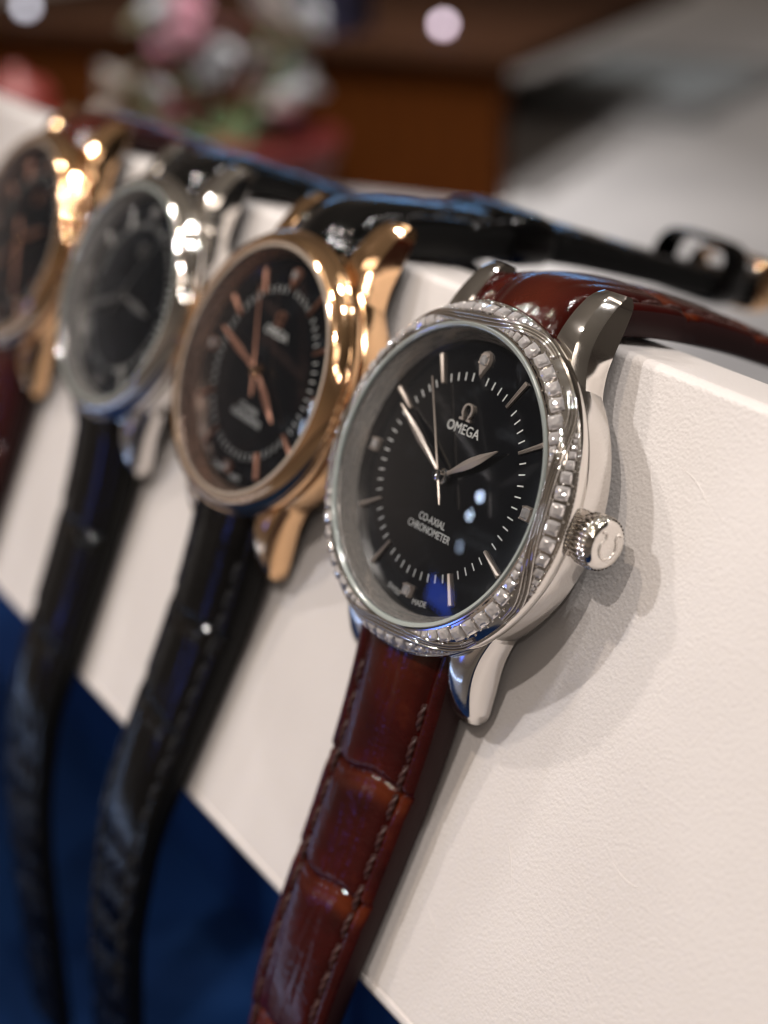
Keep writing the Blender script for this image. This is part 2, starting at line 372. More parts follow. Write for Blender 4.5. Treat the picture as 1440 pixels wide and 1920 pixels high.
# ------------------------------------------------------------------ watches
H = 7.2            # dial height above the display face
def strap_geo(path, w0, w1, th, Minv, seed, big=15.0, small_from=1e9):
    """path: world points of the strap's mid line (mm), with side direction ~ x. returns verts in the watch's frame."""
    r = np.random.default_rng(seed)
    P = catmull(path); d = np.r_[0, np.cumsum(np.linalg.norm(np.diff(P, axis=0), axis=1))]
    L = d[-1]; n = int(L/.32); v = np.linspace(0, L, n); P = np.stack([np.interp(v, d, P[:, k]) for k in range(3)], 1)
    for _ in range(6): P[1:-1] = (P[:-2]+2*P[1:-1]+P[2:])/4
    T = np.gradient(P, axis=0); T /= np.linalg.norm(T, axis=1)[:, None]
    X = np.tile(np.array([1., 0, 0]), (n, 1)); X -= T*(X*T).sum(1)[:, None]; X /= np.linalg.norm(X, axis=1)[:, None]
    N = np.cross(X, T)
    if (N@np.array([0, -.4, .9])).mean() < 0: N = -N
    # grooves between the scales
    g = []; q = r.uniform(15.5, 17)
    while q < L:
        g.append((q, r.uniform(-1.6, 1.6), r.uniform(.7, 1.2), r.uniform(-1, 1)))
        q += (big if q < small_from else big*.33)*r.uniform(.8, 1.25)
    us = np.concatenate([np.linspace(-1, 1, 45)])
    hw = (w0+(w1-w0)*np.clip(v/60, 0, 1))/2
    tk = th*(1-.25*np.clip(v/50, 0, 1))
    U, VV = np.meshgrid(us, v); HW = hw[:, None]; TK = tk[:, None]
    e = np.abs(U)
    pad = 1.15*(1-.55*np.clip(VV/45, 0, 1))*np.clip(1-(e/.70)**2.6, 0, 1)**.8       # padded middle
    stitch = -.34*np.exp(-((e-.735)/.050)**2)                                        # sewn channel
    rim = -.55*np.clip((e-.86)/.14, 0, 1)**2.2
    gr = np.zeros_like(U); burn = np.zeros_like(U)
    for q, sl, dp, cv in g:
        off = VV-q-sl*U*1.1-cv*1.2*(U**2)-.35*np.sin(U*5+q)
        gr -= dp*.55*np.exp(-(off/.30)**2)*np.clip(1.15-.4*e, .4, 1); gr -= .22*np.exp(-((off-1.0)/.9)**2)
        burn += .75*np.exp(-((off-1.0)/1.1)**2)*(.6+.4*np.sin(U*3+q*2))*(e < .97)
    # lengthwise creases
    for k in range(5):
        u0 = r.uniform(-.55, .55); gr -= .10*np.exp(-((U-u0-.05*np.sin(VV*.25+k))/.045)**2)*(.5+.5*np.sin(VV*.21+k*1.7))
    if small_from < 1e8:
        sm = np.clip((VV-small_from)/6, 0, 1)
        gr -= sm*.35*np.abs(np.sin(U*HW*1.25+.8*np.sin(VV*.9)))**6*(e < .66); 
    burn += .55*np.clip(1-VV/9, 0, 1)*(.5+.5*np.sin(U*4+1))
    ztop = TK/2+pad+stitch+rim+gr
    top_ = P[:, None, :]+X[:, None, :]*(U*HW)[..., None]+N[:, None, :]*ztop[..., None]
    nu = len(us)
    ub = np.array([1.015, 1.0, .9, 0, -.9, -1.0, -1.015]); zb = np.array([-.05, -.40, -.5, -.5, -.5, -.40, -.05])
    bot_ = P[:, None, :]+X[:, None, :]*(ub[None, :]*HW)[..., None]+N[:, None, :]*(zb[None, :]*TK)[..., None]
    ring = np.concatenate([top_, bot_], 1); m = ring.shape[1]
    V = ring.reshape(-1, 3); Vl = np.c_[V, np.ones(len(V))]@Minv.T
    F = [(i*m+k, i*m+(k+1) % m, (i+1)*m+(k+1) % m, (i+1)*m+k) for i in range(n-1) for k in range(m)]
    F.append(tuple(range(m-1, -1, -1))); F.append(tuple((n-1)*m+k for k in range(m)))
    B = np.concatenate([np.clip(burn, 0, 1), np.zeros((n, len(ub)))], 1).ravel()
    info = dict(P=P, X=X, T=T, N=N, hw=hw, tk=tk, v=v, L=L)
    return Vl[:, :3], F, B, info
def strap(name, path, w0, w1, th, Minv, m, parent, seed, thread=None, big=15.0, small_from=1e9, stitch_len=70):
    V, F, B, I = strap_geo(path, w0, w1, th, Minv, seed, big, small_from)
    me = mesh(name, V, F, m, 60)
    me.materials.append(EDGE_B if m is BROWN else EDGE_K)
    mm = 52; me.polygons.foreach_set('material_index', [1 if (i % mm) >= 44 or i >= len(F)-2 else 0 for i in range(len(F))])
    a = me.attributes.new('burnish', 'FLOAT', 'POINT'); a.data.foreach_set('value', B.astype(np.float32))
    s = obj(name, me, parent)
    if thread is not None:
        sv, sf = [], []
        for st in range(2):
            ph = st*PI
            pth = [(0, -1.4+2.8*k/10, .13*math.cos(ph+k*.9)) for k in range(11)]
            pth = [(.12*math.sin(ph+k*.9), p[1], p[2]+.12*math.sin(PI*k/10)) for k, p in enumerate(pth)]
            a_, b_ = tube(pth, [.11+.16*math.sin(PI*k/10)**.6 for k in range(11)], 6, up=(1, 0, 0))
            sf += [tuple(i+len(sv) for i in q) for q in b_]; sv += a_
        sme = bpy.data.meshes.get('stitch_'+thread.name) or mesh('stitch_'+thread.name, sv, sf, thread, 60)
        q = 7.0
        while q < min(I['L']-3, stitch_len):
            for side in (-1, 1):
                i = int(np.searchsorted(I['v'], q)); p = I['P'][i]+I['X'][i]*side*I['hw'][i]*.735+I['N'][i]*(I['tk'][i]/2-.20)
                Mw = np.eye(4); Mw[:3, 0] = I['X'][i]; Mw[:3, 1] = I['T'][i]; Mw[:3, 2] = np.cross(I['X'][i], I['T'][i]); Mw[:3, 3] = p
                if Mw[:3, 2]@I['N'][i] < 0: Mw[:3, 0] *= -1; Mw[:3, 2] *= -1
                Ml = Minv@Mw; Ml[:3, 3] *= S
                so = bpy.data.objects.new('stitch', sme); COL.objects.link(so); so.parent = s; so.matrix_basis = Matrix(Ml.tolist())
            q += 3.35
    return s, I
def loop_band(I, q, width, gap, Minv, m, name, parent, arch=0.0):
    """a keeper loop or collar round a strap at distance q along it"""
    i = int(np.searchsorted(I['v'], q)); p = I['P'][i]; X, T, N = I['X'][i], I['T'][i], I['N'][i]; hw = I['hw'][i]+gap; tk = I['tk'][i]/2+gap
    V = []; F = []; n = 40; prof = [(-.5, 0), (-.42, .35), (0, .55), (.42, .35), (.5, 0), (.3, -.5), (-.3, -.5)]
    for k in range(n):
        a = 2*PI*k/n; ca, sa = math.cos(a), math.sin(a)
        ex = np.sign(ca)*abs(ca)**.35*hw; ez = np.sign(sa)*abs(sa)**.6*tk
        if sa > 0: ez += arch*sa
        nx, nz = ca*.5, sa
        for u_, r_ in prof:
            V.append(p+X*(ex+nx*r_*1.0)+N*(ez+nz*r_*1.0)+T*u_*width)
    m_ = len(prof)
    for k in range(n):
        for j in range(m_):
            F.append((k*m_+j, k*m_+(j+1) % m_, ((k+1) % n)*m_+(j+1) % m_, ((k+1) % n)*m_+j))
    Vl = np.c_[np.array(V), np.ones(len(V))]@Minv.T
    return obj(name, mesh(name, Vl[:, :3], F, m, 50), parent)

MINUTE_ME = {}
def make_watch(name, R, loc, kind):
    gold = kind['gold']; A = GOLD if gold else STEEL; Bm = GOLD_B if gold else STEEL_B; RH = GOLD_R if gold else STEEL_R; HD = kind.get('hands') or (HAND_G if gold else HAND_S)
    fine = kind.get('fine', False); mid = kind.get('mid', False)
    root = bpy.data.objects.new('wristwatch', None); COL.objects.link(root); root.empty_display_size = .005
    Mw = np.eye(4); Mw[:3, :3] = R; Mw[:3, 3] = loc
    root.matrix_world = Matrix([[*Mw[0, :3], Mw[0, 3]*S], [*Mw[1, :3], Mw[1, 3]*S], [*Mw[2, :3], Mw[2, 3]*S], [0, 0, 0, 1]])
    Minv = np.linalg.inv(Mw)
    tag(root, kind['label'], 'watch', 'wristwatches lined up on the display stand')
    Z = (0, 0, H)
    # ---- case body
    parts = [lathe([(13.0, -1.0), (15.6, -.95), (15.7, -1.2), (16.3, -1.25), (16.5, -1.4), (16.55, -2.5), (16.5, -4.2), (16.2, -4.75), (15.2, -5.1), (14.6, -5.2), (14.4, -6.6), (13.8, -7.0), (0.01, -7.0)], 160)]
    case = obj('case', mesh('case', *joinv(parts), Bm, 28), root, Z)
    lug_me = {}
    st = [(10.0, 6.5, 12.4, -1.1, -4.6), (12.3, 6.5, 11.2, -.95, -4.8), (14.2, 6.5, 10.6, -.9, -5.1), (15.8, 6.5, 10.3, -1.05, -5.5), (17.3, 6.5, 10.1, -1.5, -5.9), (18.7, 6.5, 9.95, -2.15, -6.2), (19.8, 6.55, 9.85, -2.8, -6.4), (20.6, 6.6, 9.75, -3.4, -6.5), (21.05, 6.75, 9.6, -3.9, -6.45), (21.25, 7.0, 9.35, -4.3, -6.25)]
    ys = [s_[0] for s_ in st]
    stf = []
    for k in range(37):
        y = 10+ (21.25-10)*k/36; stf.append([y]+[float(np.interp(y, ys, [s_[j] for s_ in st])) for j in range(1, 5)])
    arr = np.array(stf)
    for _ in range(3): arr[1:-1, 1:] = (arr[:-2, 1:]+2*arr[1:-1, 1:]+arr[2:, 1:])/4
    for sy in (1, -1):
        for sx in (1, -1):
            V = []; F = []
            for y, xi, xo, zt, zb in arr:
                hgt = max(zt-zb, .3); c = min(1.0, hgt*.42); wd = xo-xi
                sec = [(xi+.2, zb), (xi, zb+.25), (xi, zt-.22), (xi+.22, zt), (xi+wd*.45, zt+.08), (xo-min(1.05, wd*.4), zt-.02), (xo-min(.95, wd*.36), zt-.10), (xo-.10, zt-c), (xo, zt-c-.12), (xo, zb+.3), (xo-.28, zb)]
                if sy < 0:      # the lower horns are rounder
                    xm, zr = (xi+xo)/2, min(.75, hgt*.4)
                    sec = [(xi+.2, zb), (xi, zb+.25)]+[(xm-(xm-xi)*math.cos(q_), zt-zr+zr*math.sin(q_)**.8) for q_ in np.linspace(0.05, PI-.05, 7)]+[(xo, zb+.3), (xo-.28, zb)]
                V += [(sx*x, sy*y, z) for x, z in sec]
            m_ = 11
            for k in range(len(arr)-1):
                for j in range(m_):
                    F.append((k*m_+j, k*m_+(j+1) % m_, (k+1)*m_+(j+1) % m_, (k+1)*m_+j))
            F.append(tuple(range(m_))); F.append(tuple((len(arr)-1)*m_+j for j in range(m_-1, -1, -1)))
            if sx*sy < 0: F = [tuple(reversed(f)) for f in F]
            obj('lug', mesh('lug', V, F, A if sy > 0 else Bm, 24 if sy > 0 else 42), case)
    # ---- crown
    V = []; F = []; n = 256
    prof = [(16.2, 1.2), (16.9, 1.2), (16.92, 1.9), (17.0, 2.3), (17.3, 2.44), (18.7, 2.44), (19.0, 2.34)]
    for j, (x, r) in enumerate(prof):
        for i in range(n):
            a = 2*PI*i/n; fl = (.11 if 3 <= j <= 6 else 0)*(abs(math.cos(a*16))**.7*2-1.2)
            V.append((x, (r+fl)*math.cos(a), (r+fl)*math.sin(a)))
    for j in range(len(prof)-1):
        for i in range(n): F.append((j*n+i, j*n+(i+1) % n, (j+1)*n+(i+1) % n, (j+1)*n+i))
    crown = obj('crown', mesh('crown', V, F, A, 30), root, (0, 0, H-2.6))
    V, F = disc_cap([(2.30, 18.9), (2.28, 19.05), (1.95, 19.42), (1.88, 19.44), (1.7, 19.45), (1.0, 19.48)], 64)
    V = [(z, x, y) for x, y, z in V]
    obj('crown_cap', mesh('crown_cap', V, F, A, 40), crown)
    if fine or mid:
        pth = [(-.95, -.88), (-.70, -.98), (-.52, -.85)]+[(.82*math.cos(q_), .12+.82*math.sin(q_)) for q_ in np.linspace(math.radians(232), math.radians(-52), 22)]+[(.52, -.85), (.70, -.98), (.95, -.88)]
        V, F = tube([(19.47, -gy*1.25, gx*1.25) for gx, gy in pth], .13, 8, up=(1, 0, 0))
        obj('crown_emblem', mesh('crown_emblem', V, F, RH, 30), crown)
    # ---- bezel
    def dome(rho):   # radius, height across the bezel
        q = max(rho, 0.0); return 14.85+2.35*rho, 2.05+.10*math.sin(PI*min(q*1.3, 1))-1.55*q**2.2
    if kind['pave']:
        prof = [(14.75, .3), (14.78, 2.0), (14.85, 2.22), (15.0, 2.2), (15.05, 2.0)]+[(dome(k/10)[0], dome(k/10)[1]-.12) for k in range(2, 10)]+[(17.05, .72), (17.22, .62), (17.28, .35), (17.25, -.2), (17.1, -.55), (16.7, -.75), (14.8, -.8)]
    else:
        prof = [(14.75, .3), (14.78, 2.05), (14.88, 2.30), (15.1, 2.38), (15.4, 2.25), (15.8, 1.9), (16.2, 1.4), (16.42, .95), (16.50, .75), (16.42, .62), (16.55, .5), (16.68, .2), (16.70, -.2), (16.6, -.55), (16.4, -.7), (14.8, -.8)]
    bez = obj('bezel', mesh('bezel', *lathe(prof, 200, True), A, 32), root, Z)
    if kind['pave']:
        t0 = math.radians(-4.5)      # where the ribbon touches the glass, measured clockwise from 12
        def pos(th, rho, lift=0):
            r, z = dome(rho); r2, z2 = dome(min(rho+.02, 1.02)); r1, z1 = dome(rho-.02)
            nx, nz = -(z2-z1), (r2-r1); q = math.hypot(nx, nz); nx /= q; nz /= q
            r += nx*lift; z += nz*lift
            return np.array([r*math.sin(th), r*math.cos(th), z]), np.array([nx*math.sin(th), nx*math.cos(th), nz])
        def phi(th):  # hours from the nearest touch point
            p_ = (th-t0)/(PI/2); return abs(p_-round(p_))*3
        def rib(th):
            q = min(phi(th)/1.15, 1); q = q**1.25; q = q*q*(3-2*q); return .14+.74*q
        hw_r = .165
        for k in range(4):
            c0 = t0+k*PI/2; geo = []
            for off, rad in ((-.125, .19), (0, .15), (.125, .19)):
                pth = []; rr = []
                for i in range(61):
                    u_ = -1.28+2.56*i/60; th = c0+u_*PI/6
                    fade = 1-.55*abs(u_/1.28)**2
                    pth.append(pos(th, min(rib(th)+off*fade*1.15, .97), .06)[0]); rr.append(max(rad*fade*(1.15 if off else 1), .03))
                geo.append(tube(pth, rr, 8))
            obj('ribbon', mesh('ribbon', *joinv(geo), A, 60), bez)
        pr = []
        bead = lathe([(.001, .16), (.09, .13), (.14, .05), (.15, -.1)], 8)
        def put_gem(th, rho, d):
            p_, n_ = pos(th, rho, .03)
            tx = np.array([math.cos(th), -math.sin(th), 0]); by = np.cross(n_, tx)
            q = Matrix([[tx[0], by[0], n_[0]], [tx[1], by[1], n_[1]], [tx[2], by[2], n_[2]]]).to_quaternion()
            g = bpy.data.objects.new('gem', random.choice(GEM_MES)); COL.objects.link(g); g.parent = bez; g.location = Vector(p_)*S
            g.rotation_mode = 'QUATERNION'; g.rotation_quaternion = q @ Matrix.Rotation(random.uniform(-.12, .12), 3, 'X').to_quaternion() @ Matrix.Rotation(random.uniform(-.12, .12), 3, 'Y').to_quaternion()
            g.scale = (d/2, d/2, d/2)
        def put_bead(th, rho, s_):
            p_, n_ = pos(th, rho, .02); q = np.array(Vector(n_).to_track_quat('Z', 'Y').to_matrix())
            v = np.array(bead[0])*s_; pr.append(((v@q.T)+p_, bead[1]))
        for k in range(4):
            th = t0+k*PI/2+math.radians(12); end = t0+(k+1)*PI/2-math.radians(11)
            while th < end:
                lo, hi = .045, rib(th)-hw_r*1.05 if phi(th) < 1.1 else .90
                wid = (hi-lo)*2.75; d = min(max(wid*.80, .40), 1.32)
                nd = d*1.20/15.9; thm = th+nd/2
                lo, hi = .045, rib(thm)-hw_r*1.05 if phi(thm) < 1.1 else .90
                mid_ = (lo+hi)/2
                put_gem(thm, mid_, d)
                hh = d/2/2.75
                for sg in (-1, 1):
                    put_bead(th, mid_+sg*hh*.88, .55+.35*d); put_bead(th+nd*.5, mid_+sg*min(hh*1.12, (hi-lo)/2), .5+.2*d)
                th += nd
            c0 = t0+k*PI/2; th = c0-math.radians(25)
            while th < c0+math.radians(25):
                lo, hi = rib(th)+hw_r*1.05, .97; wid = (hi-lo)*2.75; d = min(max(wid*.8, .4), 1.3); nd = d*1.2/16.6; thm = th+nd/2
                lo = rib(thm)+hw_r*1.05; mid_ = (lo+hi)/2
                put_gem(thm, mid_, d); hh = d/2/2.75
                for sg in (-1, 1): put_bead(th, mid_+sg*hh*.9, .6+.3*d)
                th += nd
        for i in range(230):
            th = 2*PI*i/230; put_bead(th, .015, .62)
            if phi(th) < 1.05: put_bead(th, .965, .6)
        po = obj('prongs', mesh('prongs', *joinv(pr), A, 60), bez); po['kind'] = 'stuff'
    # ---- inner flange, dial, crystal
    obj('inner_flange', mesh('inner_flange', *lathe([(13.45, -.05), (13.5, .1), (14.15, 1.75), (14.3, 1.85), (14.6, 1.8), (14.6, -.1)], 160, True), RH, 30), root, Z)
    dial = obj('dial', mesh('dial', *disc_cap([(13.48, -.4), (13.46, -.06), (13.2, -.03), (10, 0), (5, .0)], 128), DIAL, 30), root, Z)
    Rc = 78.0; cz = 2.12-math.sqrt(Rc**2-14.3**2)
    obj('crystal', mesh('crystal', *disc_cap([(r, cz+math.sqrt(Rc**2-r**2)) for r in (14.3, 14, 12, 10, 8, 6, 4, 2, .8)], 96), CRYSTAL, 80), root, Z)
    obj('crystal_rim', mesh('crystal_rim', *lathe([(14.2, 1.9), (14.22, 2.12), (14.4, 2.32 if kind['pave'] else 2.2), (14.66, 2.36 if kind['pave'] else 2.16), (14.76, 2.2 if kind['pave'] else 2.05), (14.76, 1.6), (14.4, 1.6)], 160, True), EDGE_G if gold else EDGE, 40), root, Z)
    # ---- dial furniture
    def baton():
        y0, y1 = 9.5, 12.62; w0, w1 = .14, .25
        V = [(-w0, y0, 0), (w0, y0, 0), (w1, y1, 0), (-w1, y1, 0), (-w0, y0, .26), (w0, y0, .26), (w1, y1, .26), (-w1, y1, .26), (0, y0+.12, .40), (0, y1-.12, .40)]
        F = [(0, 3, 2, 1), (0, 1, 5, 4), (2, 3, 7, 6), (1, 2, 6, 5), (3, 0, 4, 7), (4, 5, 8), (6, 7, 9), (5, 6, 9, 8), (7, 4, 8, 9)]
        return V, F
    key = 'baton_g' if gold else 'baton_s'
    bme = bpy.data.meshes.get(key+HD.name) or mesh(key+HD.name, *baton(), HD, 0)
    for hr in (1, 2, 4, 5, 7, 8, 10, 11):
        obj('hour_marker', bme, dial, rot=(0, 0, -hr*PI/6))
    def gem_marker(hr):
        k = 'gm_%s_%s' % (HD.name, 'a' if hr == 0 else 'b')
        me = bpy.data.meshes.get(k)
        if me is None:
            if hr == 0:
                po = [(0, 9.84), (.42, 10.7), (.78, 11.35), (.80, 11.9), (.5, 12.5), (0, 12.65), (-.5, 12.5), (-.80, 11.9), (-.78, 11.35), (-.42, 10.7)]
            else:
                po = [(-.62, 11.0), (.62, 11.0), (.72, 11.2), (.72, 12.0), (.62, 12.25), (-.62, 12.25), (-.72, 12.0), (-.72, 11.2)]
            geo = [prism(po, 0, .34, .16)]
            for sx_, sy_ in (((-.45, 11.3), (.45, 11.3), (-.42, 12.05), (.42, 12.05)) if hr == 0 else ((-.55, 11.2), (.55, 11.2), (-.55, 12.15), (.55, 12.15))):
                v, f = lathe([(.001, .54), (.07, .50), (.10, .40), (.11, .1)], 8); geo.append(([(x+sx_, y+sy_, z) for x, y, z in v], f))
            me = mesh(k, *joinv(geo), HD, 30)
        o_ = obj('hour_marker', me, dial, rot=(0, 0, -hr*PI/6))
        g_ = obj('marker_gem', GEM_ME, dial, loc=(11.66*math.sin(hr*PI/6), 11.66*math.cos(hr*PI/6), .36), rot=(0, 0, -hr*PI/6), scale=.50)
    for hr in (0, 3, 6, 9): gem_marker(hr)
    tk = prism([(-.07, 9.45), (.07, 9.45), (.07, 10.25), (-.07, 10.25)], .004, .03)
    if fine or mid:
        tme = bpy.data.meshes.get('minute_mark') or mesh('minute_mark', *tk, PRINT, 0)
        for k in range(60):
            if k % 5 or k in (15, 30, 45): obj('minute_mark', tme, dial, rot=(0, 0, -k*PI/30))
    else:
        g_ = []
        for k in range(60):
            if k % 5:
                a = -k*PI/30; c_, s_ = math.cos(a), math.sin(a); g_.append(([(x*c_-y*s_, x*s_+y*c_, z) for x, y, z in tk[0]], tk[1]))
        o_ = obj('minute_track', mesh('minute_track', *joinv(g_), PRINT, 0), dial); o_['kind'] = 'stuff'
    V, F = omega_geo(1.62, 1.72, z0=.02, z1=.30); V = [(x, y+6.5, z) for x, y, z in V]
    obj('dial_emblem', mesh('dial_emblem', V, F, HD, 30), dial)
    if fine or mid:
        obj('dial_lettering', mesh('dial_lettering', *text_geo('OMEGA', -2.40, 2.40, 4.83, .98), PRINT, 0), dial)
        obj('dial_lettering', mesh('dial_lettering', *text_geo('CO-AXIAL', -2.02, 2.02, -4.45, .74), PRINT, 0), dial)
        obj('dial_lettering', mesh('dial_lettering', *text_geo('CHRONOMETER', -3.25, 3.25, -5.50, .74), PRINT, 0), dial)
        for s_, ang in (('MADE', math.radians(9.5)), ('SWISS', math.radians(-9.5))):
            V, F = text_geo(s_, -1.0, 1.0, -12.4, .55); c_, q_ = math.cos(ang), math.sin(ang)
            obj('dial_lettering', mesh('dial_lettering', [(x*c_-y*q_, x*q_+y*c_, z) for x, y, z in V], F, PRINT, 0), dial)
    # ---- hands
    def hand(name_, pts, z, hr):
        n_ = len(pts); po = [(w_, y) for y, w_ in pts]
        V = [(-w_, y, z) for y, w_ in pts]+[(0, y, z+.10) for y, w_ in pts]+[(w_, y, z) for y, w_ in pts]
        V += [(x, y, z-.10) for x, y, _ in V[:n_]]+[(x, y, z-.10) for x, y, _ in V[2*n_:3*n_]]
        F = []
        for i in range(n_-1):
            F += [(i, n_+i, n_+i+1, i+1), (n_+i, 2*n_+i, 2*n_+i+1, n_+i+1), (i, i+1, 3*n_+i+1, 3*n_+i), (2*n_+i, 4*n_+i, 4*n_+i+1, 2*n_+i+1), (3*n_+i, 3*n_+i+1, 4*n_+i+1, 4*n_+i)]
        F += [(0, 3*n_, 4*n_, 2*n_, n_), (n_-1, 2*n_-1, 3*n_-1, 5*n_-1, 4*n_-1)]
        obj(name_, mesh(name_, V, F, HD, 20), root, Z, rot=(0, 0, -hr*PI/6))
    leafh = [(.6, .16), (1.5, .24), (3.0, .47), (4.0, .52), (5.2, .44), (6.4, .24), (7.45, .06)]
    leafm = [(.5, .16), (2.5, .26), (5.0, .42), (6.5, .38), (8.5, .22), (10.1, .07)]
    hand('hour_hand', leafh, .75, kind['time'][0]); hand('minute_hand', leafm, 1.0, kind['time'][1])
    hand('seconds_hand', [(-3.0, .07), (-2.2, .16), (-.9, .14), (0, .12), (3, .10), (10.1, .045)], 1.3, kind['time'][2])
    obj('pinion', mesh('pinion', *joinv([disc_cap([(.78, .45), (.80, .75), (.70, .9), (.58, .92), (.55, 1.2), (.3, 1.25)], 32), disc_cap([(.55, 1.2), (.56, 1.45), (.45, 1.62), (.2, 1.68)], 32)]), A, 30), root, Z)
    # ---- straps
    x0, x1 = kind['sx']; lo_path = []
    cx, cc = loc[0], 0.0
    for c, h in kind.get('lower', [(-15.2, 4.0), (-18.3, 3.75), (-22, 3.25), (-28, 2.7), (-36, 2.4), (-45, 2.4), (-52, 2.4), (-59, 2.0), (-66.5, .4), (-74, -1.6), (-83, -5.0), (-92, -8.8), (-101, -12.8), (-110, -16.8)]):
        f = (-c-15)/60; lo_path.append(P3(cx+x0+(x1-x0)*f, c, h))
    ux0, ux1 = kind['ux']
    up_path = []
    for y, z in kind.get('upper', [(2.6, 13.6), (3.5, 15.6), (5.6, 17.35), (8.6, 17.4), (13, 16.4), (17.8, 14.9), (26, 11.8), (35, 7.8), (49, 1.6), (64, -3.5), (78, -8), (88, -11)]):
        f = (y-2)/80; up_path.append((cx+ux0+(ux1-ux0)*f, y, z))
    mS = kind['strap']; th = THREAD_B if mS is BROWN else THREAD_K
    seed = kind['seed']
    sl, IL = strap('lower_strap', lo_path, 14.4, 11.2, 3.9, Minv, mS, root, seed, th if (fine or mid) else None, small_from=kind.get('small', 1e9))
    su, IU = strap('upper_strap', up_path, 14.4, 12.4, kind.get('uth', 3.5), Minv, mS, root, seed+50, th if (fine or mid) else None, stitch_len=60)
    loop_band(IU, IU['L']-9, 4.5, .8, Minv, A, 'buckle', su, 1.6)
    loop_band(IU, IU['L']-17, 5.5, .5, Minv, mS, 'keeper_loop', su, kind.get('arch', 3.0))
    if kind.get('glint_studs'):
        loop_band(IU, 27, 6.5, .5, Minv, mS, 'keeper_loop', su, .4)
        for q in (27, 44):  # small knobs stand in for bright highlight dots on the strap edge
            i = int(np.searchsorted(IU['v'], q)); p_ = IU['P'][i]+IU['X'][i]*(IU['hw'][i]*.80)+IU['N'][i]*(IU['tk'][i]*.5+(.9 if q < 30 else -.2))
            v, f = disc_cap([(.55, 0), (.62, .3), (.5, .6), (.25, .75)], 16)
            pl = (Minv@np.r_[p_, 1])[:3]; obj('stud', mesh('stud', v, f, STEEL, 50), su, loc=pl, rot=(1.2, .6, 0))
    return root

R1 = np.array([[0.99799, -0.05898, -0.02333], [0.00423, 0.4288, -0.90339], [0.06329, 0.90147, 0.42819]])
PF = np.array([[1, 0, 0], [0, CY, -CZ], [0, CZ, CY]])
def rz(a): c, s = math.cos(a), math.sin(a); return np.array([[c, -s, 0], [s, c, 0], [0, 0, 1]])
def ry(a): c, s = math.cos(a), math.sin(a); return np.array([[c, 0, s], [0, 1, 0], [-s, 0, c]])
make_watch('w1', R1, np.array([.17, 0, 0]), dict(gold=False, pave=True, fine=True, strap=BROWN, time=(1.85, 9.97, 10.94), sx=(.9, 2.2), ux=(-.9, -1.0), seed=3,
    label='steel watch with diamond-set twisted bezel on glossy brown strap, nearest in the row'))
make_watch('w2', PF@ry(-.02)@rz(-.02), np.array([-34.3, 0, 0]), dict(gold=True, pave=False, mid=True, strap=BLACK, time=(4.15, 9.5, 11.1), sx=(.2, -2.6), ux=(0, 0), seed=11, glint_studs=True, small=45, arch=3.5, uth=4.9,
    upper=[(2.6, 13.6), (3.5, 15.6), (5.6, 17.35), (8.6, 17.6), (13, 17.0), (17.8, 16.0), (26, 14.4), (35, 12.0), (50, 6.8), (62, 2.6), (72, -.2), (80.5, -2.2)],
    label='rose gold watch with black strap, next to the diamond-set one'))
make_watch('w3', PF@ry(-.02)@rz(-.02), np.array([-68.8, 0, 0]), dict(gold=False, pave=False, strap=BLACK, time=(3.2, 8.2, 1.0), sx=(.3, 2.8), ux=(0, 0), seed=21, small=40, arch=.3, hands=HAND_D,
    upper=[(2.6, 13.6), (3.5, 15.6), (5.6, 17.35), (8.6, 17.5), (13, 16.4), (20, 13.6), (29, 9.7), (38, 6), (48, -1), (56, -12), (60, -28), (61, -42)],
    label='plain steel watch with black strap, between the two rose gold watches'))
make_watch('w4', PF@ry(-.02)@rz(-.02), np.array([-104.0, 0, 0]), dict(gold=True, pave=False, strap=BROWN, time=(2.2, 7.4, 5.0), sx=(.3, 2.0), ux=(0, 0), seed=31, arch=.3,
    upper=[(2.6, 13.6), (3.5, 15.6), (5.6, 17.35), (8.6, 17.5), (13, 16.4), (20, 13.6), (29, 9.7), (38, 6), (48, -1), (56, -12), (60, -28), (61, -42)],
    label='blurred rose gold watch with dark red-brown strap, farthest at the left edge'))

# ------------------------------------------------------------------ things out of focus behind
ED = np.array([-.8690, -.4948]); DD = np.array([-.4948, .8690]); C0 = np.array([-380., 318.])
def obox(a0, a1, d0, d1, z0, z1):
    po = [tuple(C0+ED*a+DD*d) for a, d in ((a0, d0), (a1, d0), (a1, d1), (a0, d1))]
    if True: po = po[::-1]
    return prism(po, z0, z1)
cab = obj('wooden_cabinet', None, loc=(C0[0], C0[1], TABLE-.6)); tag(cab, 'blurred brown wooden cabinet with overhanging top behind the watches', 'cabinet')
def cpart(n, g, m): obj(n, mesh(n, *g, m), cab, loc=(-C0[0], -C0[1], -(TABLE-.6)))
cpart('front_board', obox(0, 300, 0, 14, TABLE-.6, -33), WOOD)
cpart('side_board', obox(250, 300, 14, 260, TABLE-.6, -33), WOOD)
cpart('table_top', obox(-10, 330, -6, 320, -33, -27), WOOD_D)

